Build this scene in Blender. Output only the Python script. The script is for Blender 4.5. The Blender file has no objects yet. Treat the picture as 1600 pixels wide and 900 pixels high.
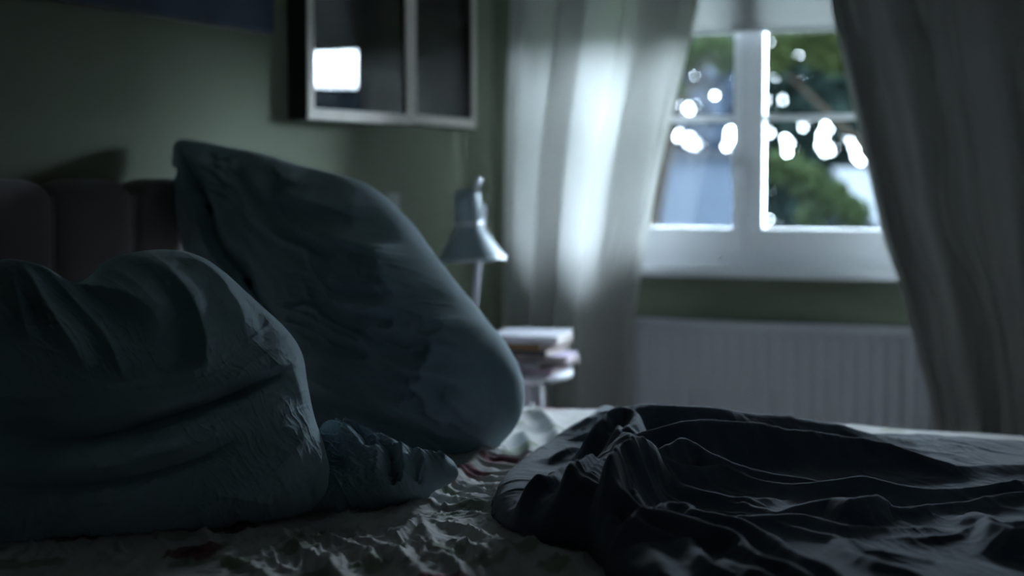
import bpy, bmesh, math, random
import numpy as np
from mathutils import Vector, Matrix

# ---------------------------------------------------------------- camera
F_PX = 2489.0
YAW, PITCH = math.radians(23.0), math.atan(170.0 / F_PX)
CAM = np.array([0.0, 0.0, 1.2])
FWD = np.array([-math.sin(YAW) * math.cos(PITCH), math.cos(YAW) * math.cos(PITCH), -math.sin(PITCH)])
RGT = np.array([math.cos(YAW), math.sin(YAW), 0.0])
UPV = np.cross(RGT, FWD)
sc = bpy.context.scene
COL = sc.collection
cd = bpy.data.cameras.new('camera')
cam = bpy.data.objects.new('camera', cd)
COL.objects.link(cam)
cam.location = CAM
cam.rotation_euler = (math.pi / 2 - PITCH, 0, YAW)
cd.sensor_width = 36
cd.lens = F_PX / 1600 * 36
cd.clip_start = 0.05
cd.dof.use_dof = True
cd.dof.focus_distance = 2.85
cd.dof.aperture_fstop = 1.9
sc.camera = cam

# ---------------------------------------------------------------- light and exposure
sc.view_settings.view_transform = 'Standard'
sc.view_settings.look = 'None'
sc.view_settings.gamma = 1.0
sc.view_settings.use_curve_mapping = False
sc.view_settings.exposure = 0.9
SKY_BASE, SKY_GLOW = 38.0, 160.0
w = bpy.data.worlds.new('sky')
sc.world = w
w.use_nodes = True
nt = w.node_tree
bg = nt.nodes['Background']
geo = nt.nodes.new('ShaderNodeTexCoord')
dot = nt.nodes.new('ShaderNodeVectorMath'); dot.operation = 'DOT_PRODUCT'
dv = Vector((0.80, 0.45, 0.50)).normalized()
dot.inputs[1].default_value = dv
nt.links.new(geo.outputs['Generated'], dot.inputs[0])
mr = nt.nodes.new('ShaderNodeMapRange'); mr.interpolation_type = 'SMOOTHSTEP'
mr.inputs[1].default_value = 0.80; mr.inputs[2].default_value = 0.95
mr.inputs[3].default_value = SKY_BASE; mr.inputs[4].default_value = SKY_GLOW
nt.links.new(dot.outputs['Value'], mr.inputs[0])
nt.links.new(mr.outputs[0], bg.inputs['Strength'])
bg.inputs['Color'].default_value = (0.72, 0.86, 1.0, 1)
try:
    sc.cycles.use_denoising = True
    sc.cycles.max_bounces = 8
    sc.cycles.diffuse_bounces = 5
    sc.cycles.transparent_max_bounces = 12
    sc.cycles.sample_clamp_indirect = 6.0
    sc.cycles.caustics_reflective = False
    sc.cycles.caustics_refractive = False
except Exception:
    pass

# ---------------------------------------------------------------- projection helpers
def ray(px, py):
    return FWD + RGT * ((px - 800.0) / F_PX) + UPV * ((450.0 - py) / F_PX)
def on_y(px, py, Y):
    d = ray(px, py); return CAM + d * ((Y - CAM[1]) / d[1])
def on_x(px, py, X):
    d = ray(px, py); return CAM + d * ((X - CAM[0]) / d[0])
def on_z(px, py, Z):
    d = ray(px, py); return CAM + d * ((Z - CAM[2]) / d[2])
def at(px, py, t):
    return CAM + ray(px, py) * t

YW = 5.67          # inner face of the window wall
XH = -2.49         # inner face of the headboard wall
XR, YB, ZC = 1.7, -1.2, 2.55
BED = 0.60         # top of the sheet

# ---------------------------------------------------------------- materials
def mat(name, col, rough=0.8, bump=0.0, bscale=200.0, metal=0.0, var=0.0, vscale=3.0, sheen=0.0,
        transl=0.0, emit=None, spec=0.3):
    m = bpy.data.materials.new(name); m.use_nodes = True
    n, l = m.node_tree.nodes, m.node_tree.links
    p = n['Principled BSDF']
    p.inputs['Base Color'].default_value = (*col, 1)
    p.inputs['Roughness'].default_value = rough
    p.inputs['Metallic'].default_value = metal
    p.inputs['Specular IOR Level'].default_value = spec
    if sheen:
        p.inputs['Sheen Weight'].default_value = sheen
        p.inputs['Sheen Roughness'].default_value = 0.5
    tc = n.new('ShaderNodeTexCoord')
    if var:
        t = n.new('ShaderNodeTexNoise'); t.inputs['Scale'].default_value = vscale
        t.inputs['Detail'].default_value = 5
        l.new(tc.outputs['Object'], t.inputs['Vector'])
        r = n.new('ShaderNodeMapRange')
        r.inputs[1].default_value = .3; r.inputs[2].default_value = .7
        r.inputs[3].default_value = 1 - var; r.inputs[4].default_value = 1 + var
        l.new(t.outputs['Fac'], r.inputs[0])
        mx = n.new('ShaderNodeVectorMath'); mx.operation = 'SCALE'
        mx.inputs[0].default_value = col
        l.new(r.outputs[0], mx.inputs['Scale'])
        l.new(mx.outputs[0], p.inputs['Base Color'])
    if bump:
        t = n.new('ShaderNodeTexNoise'); t.inputs['Scale'].default_value = bscale
        t.inputs['Detail'].default_value = 3
        l.new(tc.outputs['Object'], t.inputs['Vector'])
        b = n.new('ShaderNodeBump'); b.inputs['Strength'].default_value = bump
        b.inputs['Distance'].default_value = 0.002
        l.new(t.outputs['Fac'], b.inputs['Height'])
        l.new(b.outputs[0], p.inputs['Normal'])
    if transl:
        tr = n.new('ShaderNodeBsdfTranslucent'); tr.inputs[0].default_value = (*col, 1)
        ms = n.new('ShaderNodeMixShader'); ms.inputs[0].default_value = transl
        l.new(p.outputs[0], ms.inputs[1]); l.new(tr.outputs[0], ms.inputs[2])
        l.new(ms.outputs[0], n['Material Output'].inputs[0])
    if emit:
        p.inputs['Emission Color'].default_value = (*emit[0], 1)
        p.inputs['Emission Strength'].default_value = emit[1]
    return m

def glass_mat(name, tint=(0.95, 0.97, 0.97), ior=1.5, rough=0.0):
    m = bpy.data.materials.new(name); m.use_nodes = True
    n, l = m.node_tree.nodes, m.node_tree.links
    n.remove(n['Principled BSDF'])
    tr = n.new('ShaderNodeBsdfTransparent'); tr.inputs[0].default_value = (*tint, 1)
    gl = n.new('ShaderNodeBsdfGlossy'); gl.inputs['Roughness'].default_value = rough
    fr = n.new('ShaderNodeFresnel'); fr.inputs[0].default_value = ior
    ms = n.new('ShaderNodeMixShader')
    l.new(fr.outputs[0], ms.inputs[0]); l.new(tr.outputs[0], ms.inputs[1]); l.new(gl.outputs[0], ms.inputs[2])
    l.new(ms.outputs[0], n['Material Output'].inputs[0])
    return m

M = {}
M['wall'] = mat('sage wall paint', (0.20, 0.225, 0.165), .9, .15, 60, var=.05)
M['wall_dim'] = mat('grey wall paint', (0.34, 0.37, 0.34), .9, .15, 60)
M['ceil'] = mat('ceiling paint', (0.80, 0.81, 0.80), .95)
M['floor'] = mat('pale floor boards', (0.50, 0.47, 0.43), .5, var=.2)
M['white'] = mat('white gloss paint', (0.84, 0.86, 0.90), .35, spec=.4)
M['rad'] = mat('radiator enamel', (0.72, 0.73, 0.78), .45)
M['blind'] = mat('blind fabric', (0.50, 0.51, 0.50), .9, .2, 300, transl=.32)
M['fill_diffuser'] = mat('sheer blind fabric', (0.75, 0.76, 0.76), .9, .2, 300, transl=.4)  # diffuses the added side fill opening
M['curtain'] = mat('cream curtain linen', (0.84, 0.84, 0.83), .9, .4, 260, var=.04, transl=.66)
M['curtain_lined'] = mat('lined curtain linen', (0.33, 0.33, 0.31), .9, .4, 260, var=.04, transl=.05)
M['border'] = mat('curtain border linen', (0.5, 0.5, 0.48), .9, transl=.14)
M['hem'] = mat('curtain hem', (0.78, 0.79, 0.74), .9, transl=.5)
M['pillow'] = mat('blue grey washed linen', (0.36, 0.48, 0.535), .95, .55, 700, var=.10, vscale=9, sheen=.25)
M['pillow_dk'] = mat('blue grey linen underside', (0.2, 0.27, 0.31), .95, .55, 700)
M['duvet'] = mat('navy washed cotton', (0.062, 0.086, 0.125), .95, .45, 700, var=.12, vscale=6, sheen=.25)
M['button'] = mat('dark button', (0.02, 0.02, 0.025), .5)
M['head'] = mat('taupe velvet', (0.14, 0.12, 0.115), .95, .4, 400, sheen=.3)
M['mattress'] = mat('mattress ticking', (0.5, 0.5, 0.5), .9, .3, 300)
M['bedbase'] = mat('bed base fabric', (0.16, 0.14, 0.13), .95, .3, 300)
M['black'] = mat('black frame lacquer', (0.016, 0.015, 0.014), .4)
M['frame'] = mat('pale frame wood', (0.86, 0.80, 0.74), .6, var=.06, vscale=12)
M['mat'] = mat('mat board', (0.80, 0.82, 0.84), .9)
M['print_dk'] = mat('print dark ink', (0.05, 0.045, 0.045), .8, var=.5, vscale=14)
M['print_pale'] = mat('print pale ink', (0.45, 0.47, 0.50), .8, var=.35, vscale=5)
M['canvas'] = mat('deep blue painting', (0.035, 0.05, 0.085), .8, .3, 120, var=.5, vscale=4)
M['glass'] = glass_mat('window glass')
M['pglass'] = glass_mat('picture glass')
M['lamp'] = mat('lamp enamel', (0.22, 0.28, 0.31), .5, spec=.4)
M['lampin'] = mat('lamp inner enamel', (0.7, 0.7, 0.7), .5)
M['plate'] = mat('switch plastic', (0.36, 0.38, 0.36), .5)
M['chrome'] = mat('lamp chrome', (0.55, 0.57, 0.62), .4, metal=1)
M['wood_white'] = mat('white painted wood', (0.60, 0.60, 0.66), .5)
M['paper'] = mat('book pages', (0.42, 0.36, 0.33), .9)
M['bulb'] = mat('bulb glass', (0.7, 0.7, 0.7), .2)
BOOKC = {
    'cream': (0.45, 0.45, 0.50), 'brown': (0.16, 0.085, 0.04), 'black': (0.03, 0.03, 0.035),
    'lilac': (0.52, 0.44, 0.58), 'grey': (0.22, 0.21, 0.23), 'mauve': (0.30, 0.22, 0.28)}
for k, c in BOOKC.items():
    M['book_' + k] = mat('cover ' + k, c, .55)

def sheet_material():
    m = bpy.data.materials.new('floral bed sheet'); m.use_nodes = True
    n, l = m.node_tree.nodes, m.node_tree.links
    p = n['Principled BSDF']; p.inputs['Roughness'].default_value = .95
    p.inputs['Specular IOR Level'].default_value = .2
    tc = n.new('ShaderNodeTexCoord')
    dn = n.new('ShaderNodeTexNoise'); dn.inputs['Scale'].default_value = 22; dn.inputs['Detail'].default_value = 3
    l.new(tc.outputs['Object'], dn.inputs['Vector'])
    sub = n.new('ShaderNodeVectorMath'); sub.operation = 'MULTIPLY_ADD'
    sub.inputs[1].default_value = (.045, .045, 0)
    l.new(dn.outputs['Color'], sub.inputs[0]); l.new(tc.outputs['Object'], sub.inputs[2])
    flat = n.new('ShaderNodeVectorMath'); flat.operation = 'MULTIPLY'; flat.inputs[1].default_value = (1, 1, 0)
    l.new(sub.outputs[0], flat.inputs[0])
    def blobs(scale, lo, hi, off):
        ad = n.new('ShaderNodeVectorMath'); ad.inputs[1].default_value = off
        l.new(flat.outputs[0], ad.inputs[0])
        v = n.new('ShaderNodeTexVoronoi'); v.inputs['Scale'].default_value = scale
        v.voronoi_dimensions = '2D'
        l.new(ad.outputs[0], v.inputs['Vector'])
        r = n.new('ShaderNodeMapRange'); r.inputs[1].default_value = lo; r.inputs[2].default_value = hi
        r.inputs[3].default_value = 1; r.inputs[4].default_value = 0
        l.new(v.outputs['Distance'], r.inputs[0])
        return r.outputs[0]
    def mix(fac, a, b):
        x = n.new('ShaderNodeMix'); x.data_type = 'RGBA'
        l.new(fac, x.inputs[0])
        if isinstance(a, tuple): x.inputs[6].default_value = (*a, 1)
        else: l.new(a, x.inputs[6])
        x.inputs[7].default_value = (*b, 1)
        return x.outputs[2]
    c = mix(blobs(6.5, .16, .24, (.31, .12, 0)), (0.60, 0.58, 0.57), (0.36, 0.39, 0.31))
    c = mix(blobs(3.6, .15, .19, (.13, .47, 0)), c, (0.30, 0.15, 0.17))
    c = mix(blobs(3.6, .05, .08, (.13, .47, 0)), c, (0.17, 0.06, 0.08))
    l.new(c, p.inputs['Base Color'])
    t = n.new('ShaderNodeTexNoise'); t.inputs['Scale'].default_value = 600
    l.new(tc.outputs['Object'], t.inputs['Vector'])
    b = n.new('ShaderNodeBump'); b.inputs['Strength'].default_value = .3; b.inputs['Distance'].default_value = .001
    l.new(t.outputs['Fac'], b.inputs['Height']); l.new(b.outputs[0], p.inputs['Normal'])
    return m
M['sheet'] = sheet_material()

# ---------------------------------------------------------------- object helpers
def tag(o, label=None, cat=None, group=None, kind=None):
    if label: o['label'] = label
    if cat: o['category'] = cat
    if group: o['group'] = group
    if kind: o['kind'] = kind
    return o
def empty(name, loc, label=None, cat=None, group=None, kind=None, rz=0.0):
    o = bpy.data.objects.new(name, None); COL.objects.link(o)
    o.location = loc; o.rotation_euler = (0, 0, rz); o.empty_display_size = .05
    return tag(o, label, cat, group, kind)
def link(name, me, m, parent=None, smooth=False):
    o = bpy.data.objects.new(name, me); COL.objects.link(o)
    if m is not None: me.materials.append(m)
    if parent: o.parent = parent
    if smooth:
        me.polygons.foreach_set('use_smooth', [True] * len(me.polygons))
    return o
def obj(name, bm, m, parent=None, smooth=False, bevel=0.0):
    if bevel:
        bmesh.ops.bevel(bm, geom=bm.edges[:], offset=bevel, segments=2, affect='EDGES', profile=.6)
    me = bpy.data.meshes.new(name); bmesh.ops.recalc_face_normals(bm, faces=bm.faces[:])
    bm.to_mesh(me); bm.free()
    return link(name, me, m, parent, smooth)
def box(bm, x0, x1, y0, y1, z0, z1):
    vs = [bm.verts.new((x, y, z)) for x in (x0, x1) for y in (y0, y1) for z in (z0, z1)]
    for f in ((0, 1, 3, 2), (4, 6, 7, 5), (0, 4, 5, 1), (2, 3, 7, 6), (0, 2, 6, 4), (1, 5, 7, 3)):
        bm.faces.new([vs[i] for i in f])
def boxobj(name, b, m, parent=None, bevel=0.0):
    bm = bmesh.new(); box(bm, *b); return obj(name, bm, m, parent, bevel=bevel)
def tube(bm, pts, r, n=12, r2=None, cap=True):
    pts = [Vector(p) for p in pts]; rings = []
    for i, p in enumerate(pts):
        d = (pts[min(i + 1, len(pts) - 1)] - pts[max(i - 1, 0)]).normalized()
        a = d.orthogonal().normalized() if i == 0 else (a - d * a.dot(d)).normalized()
        b = d.cross(a)
        rr = r if r2 is None else r + (r2 - r) * i / (len(pts) - 1)
        rings.append([bm.verts.new(p + (a * math.cos(2 * math.pi * k / n) + b * math.sin(2 * math.pi * k / n)) * rr) for k in range(n)])
    for A, B in zip(rings, rings[1:]):
        for k in range(n):
            bm.faces.new((A[k], A[(k + 1) % n], B[(k + 1) % n], B[k]))
    if cap:
        bm.faces.new(rings[0]); bm.faces.new(rings[-1])
def lathe(bm, prof, mtx=Matrix(), n=40):
    rings = []
    for r, z in prof:
        rings.append([bm.verts.new(mtx @ Vector((r * math.cos(2 * math.pi * k / n), r * math.sin(2 * math.pi * k / n), z))) for k in range(n)])
    for A, B in zip(rings, rings[1:]):
        for k in range(n):
            bm.faces.new((A[k], A[(k + 1) % n], B[(k + 1) % n], B[k]))
def grid_mesh(name, X, Y, Z, keep=None):
    """regular grid of points (arrays of equal 2-D shape) -> mesh"""
    h, w_ = X.shape
    co = np.stack([X, Y, Z], -1).reshape(-1, 3)
    i = np.arange(h * w_).reshape(h, w_)
    q = np.stack([i[:-1, :-1], i[:-1, 1:], i[1:, 1:], i[1:, :-1]], -1).reshape(-1, 4)
    if keep is not None:
        k = keep.reshape(-1); q = q[k[q].all(1)]
    return from_arrays(name, co, q)
def from_arrays(name, co, q):
    used = np.zeros(len(co), bool); used[q.reshape(-1)] = True
    idx = np.cumsum(used) - 1
    co = co[used]; q = idx[q]
    me = bpy.data.meshes.new(name)
    me.vertices.add(len(co)); me.vertices.foreach_set('co', co.astype(np.float32).reshape(-1))
    k = q.shape[1]
    me.loops.add(q.size); me.loops.foreach_set('vertex_index', q.astype(np.int32).reshape(-1))
    me.polygons.add(len(q)); me.polygons.foreach_set('loop_start', np.arange(0, q.size, k, dtype=np.int32))
    me.polygons.foreach_set('loop_total', np.full(len(q), k, np.int32))
    me.polygons.foreach_set('use_smooth', np.ones(len(q), bool))
    me.update(calc_edges=True); me.validate()
    return me

# ---------------------------------------------------------------- noise and folds (numpy)
def vnoise(x, y, seed=0):
    rs = np.random.RandomState(seed)
    T = rs.rand(256, 256) * 2 - 1
    xi, yi = np.floor(x).astype(int), np.floor(y).astype(int)
    fx, fy = x - xi, y - yi
    u = fx * fx * fx * (fx * (fx * 6 - 15) + 10); v = fy * fy * fy * (fy * (fy * 6 - 15) + 10)
    g = lambda i, j: T[i % 256, j % 256]
    a = g(xi, yi) * (1 - u) + g(xi + 1, yi) * u
    b = g(xi, yi + 1) * (1 - u) + g(xi + 1, yi + 1) * u
    return a * (1 - v) + b * v
def fbm(x, y, oct=4, seed=0, gain=.5):
    s, a, f = 0, 1, 1
    for o in range(oct):
        s = s + a * vnoise(x * f + 17.3 * o, y * f + 5.1 * o, seed + o); a *= gain; f *= 2.03
    return s
def ridged(x, y, oct=3, seed=0, gain=.5):
    s, a, f = 0, 1, 1
    for o in range(oct):
        n = 1 - np.abs(vnoise(x * f + 11.7 * o, y * f + 3.7 * o, seed + o)) * 2.2
        s = s + a * np.clip(n, 0, 1) ** 1.6; a *= gain; f *= 2.1
    return s
def aniso(x, y, ang, lx, ly, seed=0, warp=.10, oct=3):
    """wrinkles running along angle ang: long wavelength lx, short wavelength ly"""
    c, s = math.cos(ang), math.sin(ang)
    wx = fbm(x / lx * .9, y / lx * .9, 2, seed + 50) * lx * warp
    wy = fbm(x / lx * .9 + 9, y / lx * .9 + 4, 2, seed + 60) * lx * warp
    X, Y = x + wx, y + wy
    return ridged((X * c + Y * s) / lx, (-X * s + Y * c) / ly, oct, seed)
def patch(x, y, sc_, seed):
    t = np.clip(fbm(x * sc_, y * sc_, 2, seed) * 1.1 + .45, 0, 1); return t * t * (3 - 2 * t)
def sst(x, a, b):
    t = np.clip((x - a) / (b - a), 0, 1); return t * t * (3 - 2 * t)
def smooth_poly(pts, n=8, closed=False):
    """Catmull-Rom through points (any dimension)"""
    P = np.array(pts, float); N = len(P); out = []
    rng = range(N) if closed else range(N - 1)
    for i in rng:
        if closed: p0, p1, p2, p3 = P[i - 1], P[i], P[(i + 1) % N], P[(i + 2) % N]
        else: p0, p1, p2, p3 = P[max(i - 1, 0)], P[i], P[i + 1], P[min(i + 2, N - 1)]
        for k in range(n):
            t = k / n
            out.append(.5 * ((2 * p1) + (-p0 + p2) * t + (2 * p0 - 5 * p1 + 4 * p2 - p3) * t * t + (-p0 + 3 * p1 - 3 * p2 + p3) * t ** 3))
    if not closed: out.append(P[-1])
    return np.array(out)
def pl_dist(x, y, pts):
    """distance, signed side, arclength fraction, and interpolated extra columns"""
    pts = np.array(pts, float)
    best = np.full(x.shape, 1e9); sign = np.ones(x.shape); frac = np.zeros(x.shape)
    seg = np.hypot(*(pts[1:, :2] - pts[:-1, :2]).T); tot = seg.sum(); acc = 0
    extra = np.zeros(x.shape)
    for i in range(len(pts) - 1):
        ax, ay = pts[i, :2]; bx, by = pts[i + 1, :2]
        dx, dy = bx - ax, by - ay; L2 = dx * dx + dy * dy + 1e-12
        t = np.clip(((x - ax) * dx + (y - ay) * dy) / L2, 0, 1)
        ex, ey = x - ax - t * dx, y - ay - t * dy
        d = np.hypot(ex, ey); m = d < best
        best = np.where(m, d, best)
        sign = np.where(m, np.sign(dx * ey - dy * ex), sign)
        frac = np.where(m, (acc + t * seg[i]) / tot, frac)
        if pts.shape[1] > 2:
            extra = np.where(m, pts[i, 2] * (1 - t) + pts[i + 1, 2] * t, extra)
        acc += seg[i]
    return best, sign, frac, extra
def in_poly(x, y, pts):
    r = np.zeros(x.shape, bool); n = len(pts)
    for i in range(n):
        x0, y0 = pts[i][:2]; x1, y1 = pts[(i + 1) % n][:2]
        if y0 == y1: continue
        c = ((y0 > y) != (y1 > y)) & (x < (x1 - x0) * (y - y0) / (y1 - y0) + x0)
        r ^= c
    return r

# ================================================================ ROOM
WX0, WX1 = -2.24, -0.52            # window opening
WZ0, WZ1 = 0.862, 2.18
bm = bmesh.new()
YO = YW + 0.30
box(bm, XH - .3, WX0, YW, YO, 0, ZC); box(bm, WX1, XR + .3, YW, YO, 0, ZC)
box(bm, WX0, WX1, YW, YO, 0, WZ0); box(bm, WX0, WX1, YW, YO, WZ1, ZC)
tag(obj('wall_back', bm, M['wall']), kind='structure')
tag(boxobj('wall_left', (XH - .3, XH, YB - .3, YW, 0, ZC), M['wall']), kind='structure')
SY0, SY1, SZ0, SZ1 = 2.35, 2.8, 1.15, 1.55      # unseen opening added in the right wall to throw fill light on the pillows
bm = bmesh.new()
box(bm, XR, XR + .3, YB - .3, SY0, 0, ZC); box(bm, XR, XR + .3, SY1, YW, 0, ZC)
box(bm, XR, XR + .3, SY0, SY1, 0, SZ0); box(bm, XR, XR + .3, SY0, SY1, SZ1, ZC)
tag(obj('wall_right', bm, M['wall_dim']), kind='structure')
tag(boxobj('wall_front', (XH, XR, YB - .3, YB, 0, ZC), M['wall_dim']), kind='structure')
w2 = empty('fill_window', (XR + .15, (SY0 + SY1) / 2, SZ0), kind='structure')  # unseen window added for soft side fill on the pillows
bm = bmesh.new(); hh = (SY1 - SY0) / 2; zt = SZ1 - SZ0
for b_ in ((-.03, .03, -hh, -hh + .05, 0, zt), (-.03, .03, hh - .05, hh, 0, zt), (-.03, .03, -hh + .05, hh - .05, 0, .05), (-.03, .03, -hh + .05, hh - .05, zt - .05, zt)):
    box(bm, *b_)
obj('window_frame', bm, M['white'], w2)
bm = bmesh.new(); box(bm, -.003, .003, -hh + .05, hh - .05, .05, zt - .05); obj('pane', bm, M['glass'], w2)
b2 = empty('roller_blind', (XR + .05, (SY0 + SY1) / 2, SZ0 + .03), 'unseen closed blind added to soften the fill light from the added right wall opening', 'blind')
bm = bmesh.new(); box(bm, -.0008, .0008, -hh + .004, hh - .004, .014, zt - .05); obj('blind_fabric', bm, M['fill_diffuser'], b2)
bm = bmesh.new(); tube(bm, [(0, -hh + .004, .007), (0, hh - .004, .007)], .007); obj('bottom_bar', bm, M['white'], b2, True)
bm = bmesh.new(); tube(bm, [(0, -hh + .002, zt - .053), (0, hh - .002, zt - .053)], .02, 20); obj('roller', bm, M['white'], b2, True)
tag(boxobj('floor', (XH - .3, XR + .3, YB - .3, YO, -.1, 0), M['floor']), kind='structure')
tag(boxobj('ceiling', (XH - .3, XR + .3, YB - .3, YO, ZC, ZC + .1), M['ceil']), kind='structure')
tag(boxobj('baseboard_back', (XH + .02, XR, YW - .018, YW, 0, .12), M['white'], bevel=.004), kind='structure')
tag(boxobj('baseboard_left', (XH, XH + .018, YB, YW, 0, .12), M['white'], bevel=.004), kind='structure')

# ---- window
YG = YW + 0.14
win = empty('window_1', ((WX0 + WX1) / 2, YG, WZ0), kind='structure')
def wpart(name, parts, m, parent=win, bevel=.003):
    bm = bmesh.new()
    px, py, pz = (WX0 + WX1) / 2, YG, WZ0
    for b in parts: box(bm, b[0] - px, b[1] - px, b[2] - py, b[3] - py, b[4] - pz, b[5] - pz)
    if bevel: bmesh.ops.bevel(bm, geom=bm.edges[:], offset=bevel, segments=2, affect='EDGES')
    return obj(name, bm, m, parent)
mxl = on_y(1150, 280, YG)[0]; mxr = on_y(1197, 280, YG)[0]; mc = (mxl + mxr) / 2; m2 = -2.0
gz0 = on_y(1170, 356, YG)[2]; tz = on_y(1170, 185, YG)[2]
f0, f1 = YG - .035, YG + .01
wpart('window_frame', [(WX0, WX0 + .045, f0, f1, WZ0, WZ1), (WX1 - .045, WX1, f0, f1, WZ0, WZ1),
                       (WX0 + .045, WX1 - .045, f0, f1, WZ0, WZ0 + .06), (WX0 + .045, WX1 - .045, f0, f1, WZ1 - .05, WZ1),
                       (mc - .022, mc + .022, f0, f1, WZ0 + .06, WZ1 - .05),
                       (m2 - .022, m2 + .022, f0, f1, WZ0 + .06, WZ1 - .05)], M['white'])
for a, b in ((WX0 + .043, m2 - .020), (m2 + .020, mc - .020), (mc + .020, WX1 - .043)):
    z0, z1, s = WZ0 + .056, WZ1 - .046, .036
    sash = wpart('sash', [(a, a + s, f0 - .010, f0 + .026, z0, z1), (b - s, b, f0 - .010, f0 + .026, z0, z1),
                          (a + s, b - s, f0 - .010, f0 + .026, z0, gz0), (a + s, b - s, f0 - .010, f0 + .026, z1 - .05, z1),
                          (a + s, b - s, f0 - .006, f0 + .022, tz - .011, tz + .011)], M['white'])
    wpart('pane', [(a + s, b - s, f0 + .006, f0 + .010, gz0, z1 - .05)], M['glass'], sash, 0)
wpart('window_handle', [(mc - .05, mc - .036, f0 - .03, f0 - .015, 1.24, 1.30), (mc - .052, mc - .034, f0 - .05, f0 - .0301, 1.20, 1.29)], M['white'])
# inner sill board
sz = WZ0 + .012
tag(boxobj('trim_1', (WX0 - .05, WX1 + .05, YW - .07, YW - .001, sz - .030, sz), M['white'], bevel=.006), kind='structure')
tag(boxobj('trim_2', (WX0 + .001, WX1 - .001, YW + .0, f0 - .016, WZ0 + .001, WZ0 + .012), M['white'], bevel=.002), kind='structure')

# ---- roller blind
bz = on_y(1190, 50, YW + .05)[2]
bl = empty('roller_blind', (mc, YW + .05, bz), 'pale grey roller blind pulled partly down over the window', 'blind')
n = 40
bm = bmesh.new()
box(bm, WX0 + .01 - mc, WX1 - .01 - mc, -.0008, .0008, .012, 2.13 - bz); obj('blind_fabric', bm, M['blind'], bl)
bm = bmesh.new(); tube(bm, [(WX0 + .01 - mc, 0, .006), (WX1 - .01 - mc, 0, .006)], .008); obj('bottom_bar', bm, M['white'], bl, True)
bm = bmesh.new(); tube(bm, [(WX0 + .004 - mc, 0, 2.145 - bz), (WX1 - .004 - mc, 0, 2.145 - bz)], .022, 20); obj('roller', bm, M['white'], bl, True)

# ---- radiator
rl = on_y(945, 508, YW - .10)[0]; rr = on_y(1470, 508, YW - .10)[0]; rz = on_y(1200, 506, YW - .10)[2]
rad = empty('radiator', ((rl + rr) / 2, YW - .062, 0), 'white ribbed panel radiator under the window', 'radiator')
hx = (rr - rl) / 2
xs = np.linspace(-hx, hx, 700); zs = np.array([.12, .135, .15, .17, rz - .07, rz - .05, rz - .035, rz - .03])
env = np.array([0, .3, .8, 1, 1, .8, .3, 0])
pit = on_y(1000, 560, YW - .1)[0]; 
wave = (0.5 + .5 * np.cos(xs / .052 * 2 * math.pi)); wave = sst(wave, .15, .85)
X, Z = np.meshgrid(xs, zs); Yy = -.034 - .007 * wave[None, :] * env[:, None]
co = grid_mesh('front_panel', X, Yy, Z)
fp = link('front_panel', co, M['rad'], rad); so = fp.modifiers.new('s', 'SOLIDIFY'); so.thickness = .0015
bm = bmesh.new(); box(bm, -hx, hx, .02, .034, .12, rz - .03); obj('rear_panel', bm, M['rad'], rad)
bm = bmesh.new()
box(bm, -hx - .004, hx + .004, -.048, -.036, rz - .028, rz); box(bm, -hx - .004, hx + .004, .026, .038, rz - .028, rz)
for i in range(60):
    x = -hx + (i + .5) * 2 * hx / 60; box(bm, x - .008, x + .008, -.036, .026, rz - .006, rz - .003)
box(bm, -hx - .004, -hx, -.036, .026, .12, rz); box(bm, hx, hx + .004, -.036, .026, .12, rz)
obj('top_grille', bm, M['rad'], rad)
bm = bmesh.new(); tube(bm, [(hx + .03, 0, .0), (hx + .03, 0, .2)], .008); tube(bm, [(hx + .004, 0, .2), (hx + .03, 0, .2)], .008)
tube(bm, [(hx + .03, 0, .2), (hx + .03, 0, .27)], .018, 16)
obj('valve', bm, M['white'], rad, True)
bm = bmesh.new()
tube(bm, [(-hx - .03, 0, .0), (-hx - .03, 0, .2)], .008); tube(bm, [(-hx - .004, 0, .2), (-hx - .03, 0, .2)], .008)
obj('valve', bm, M['white'], rad, True)

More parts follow.
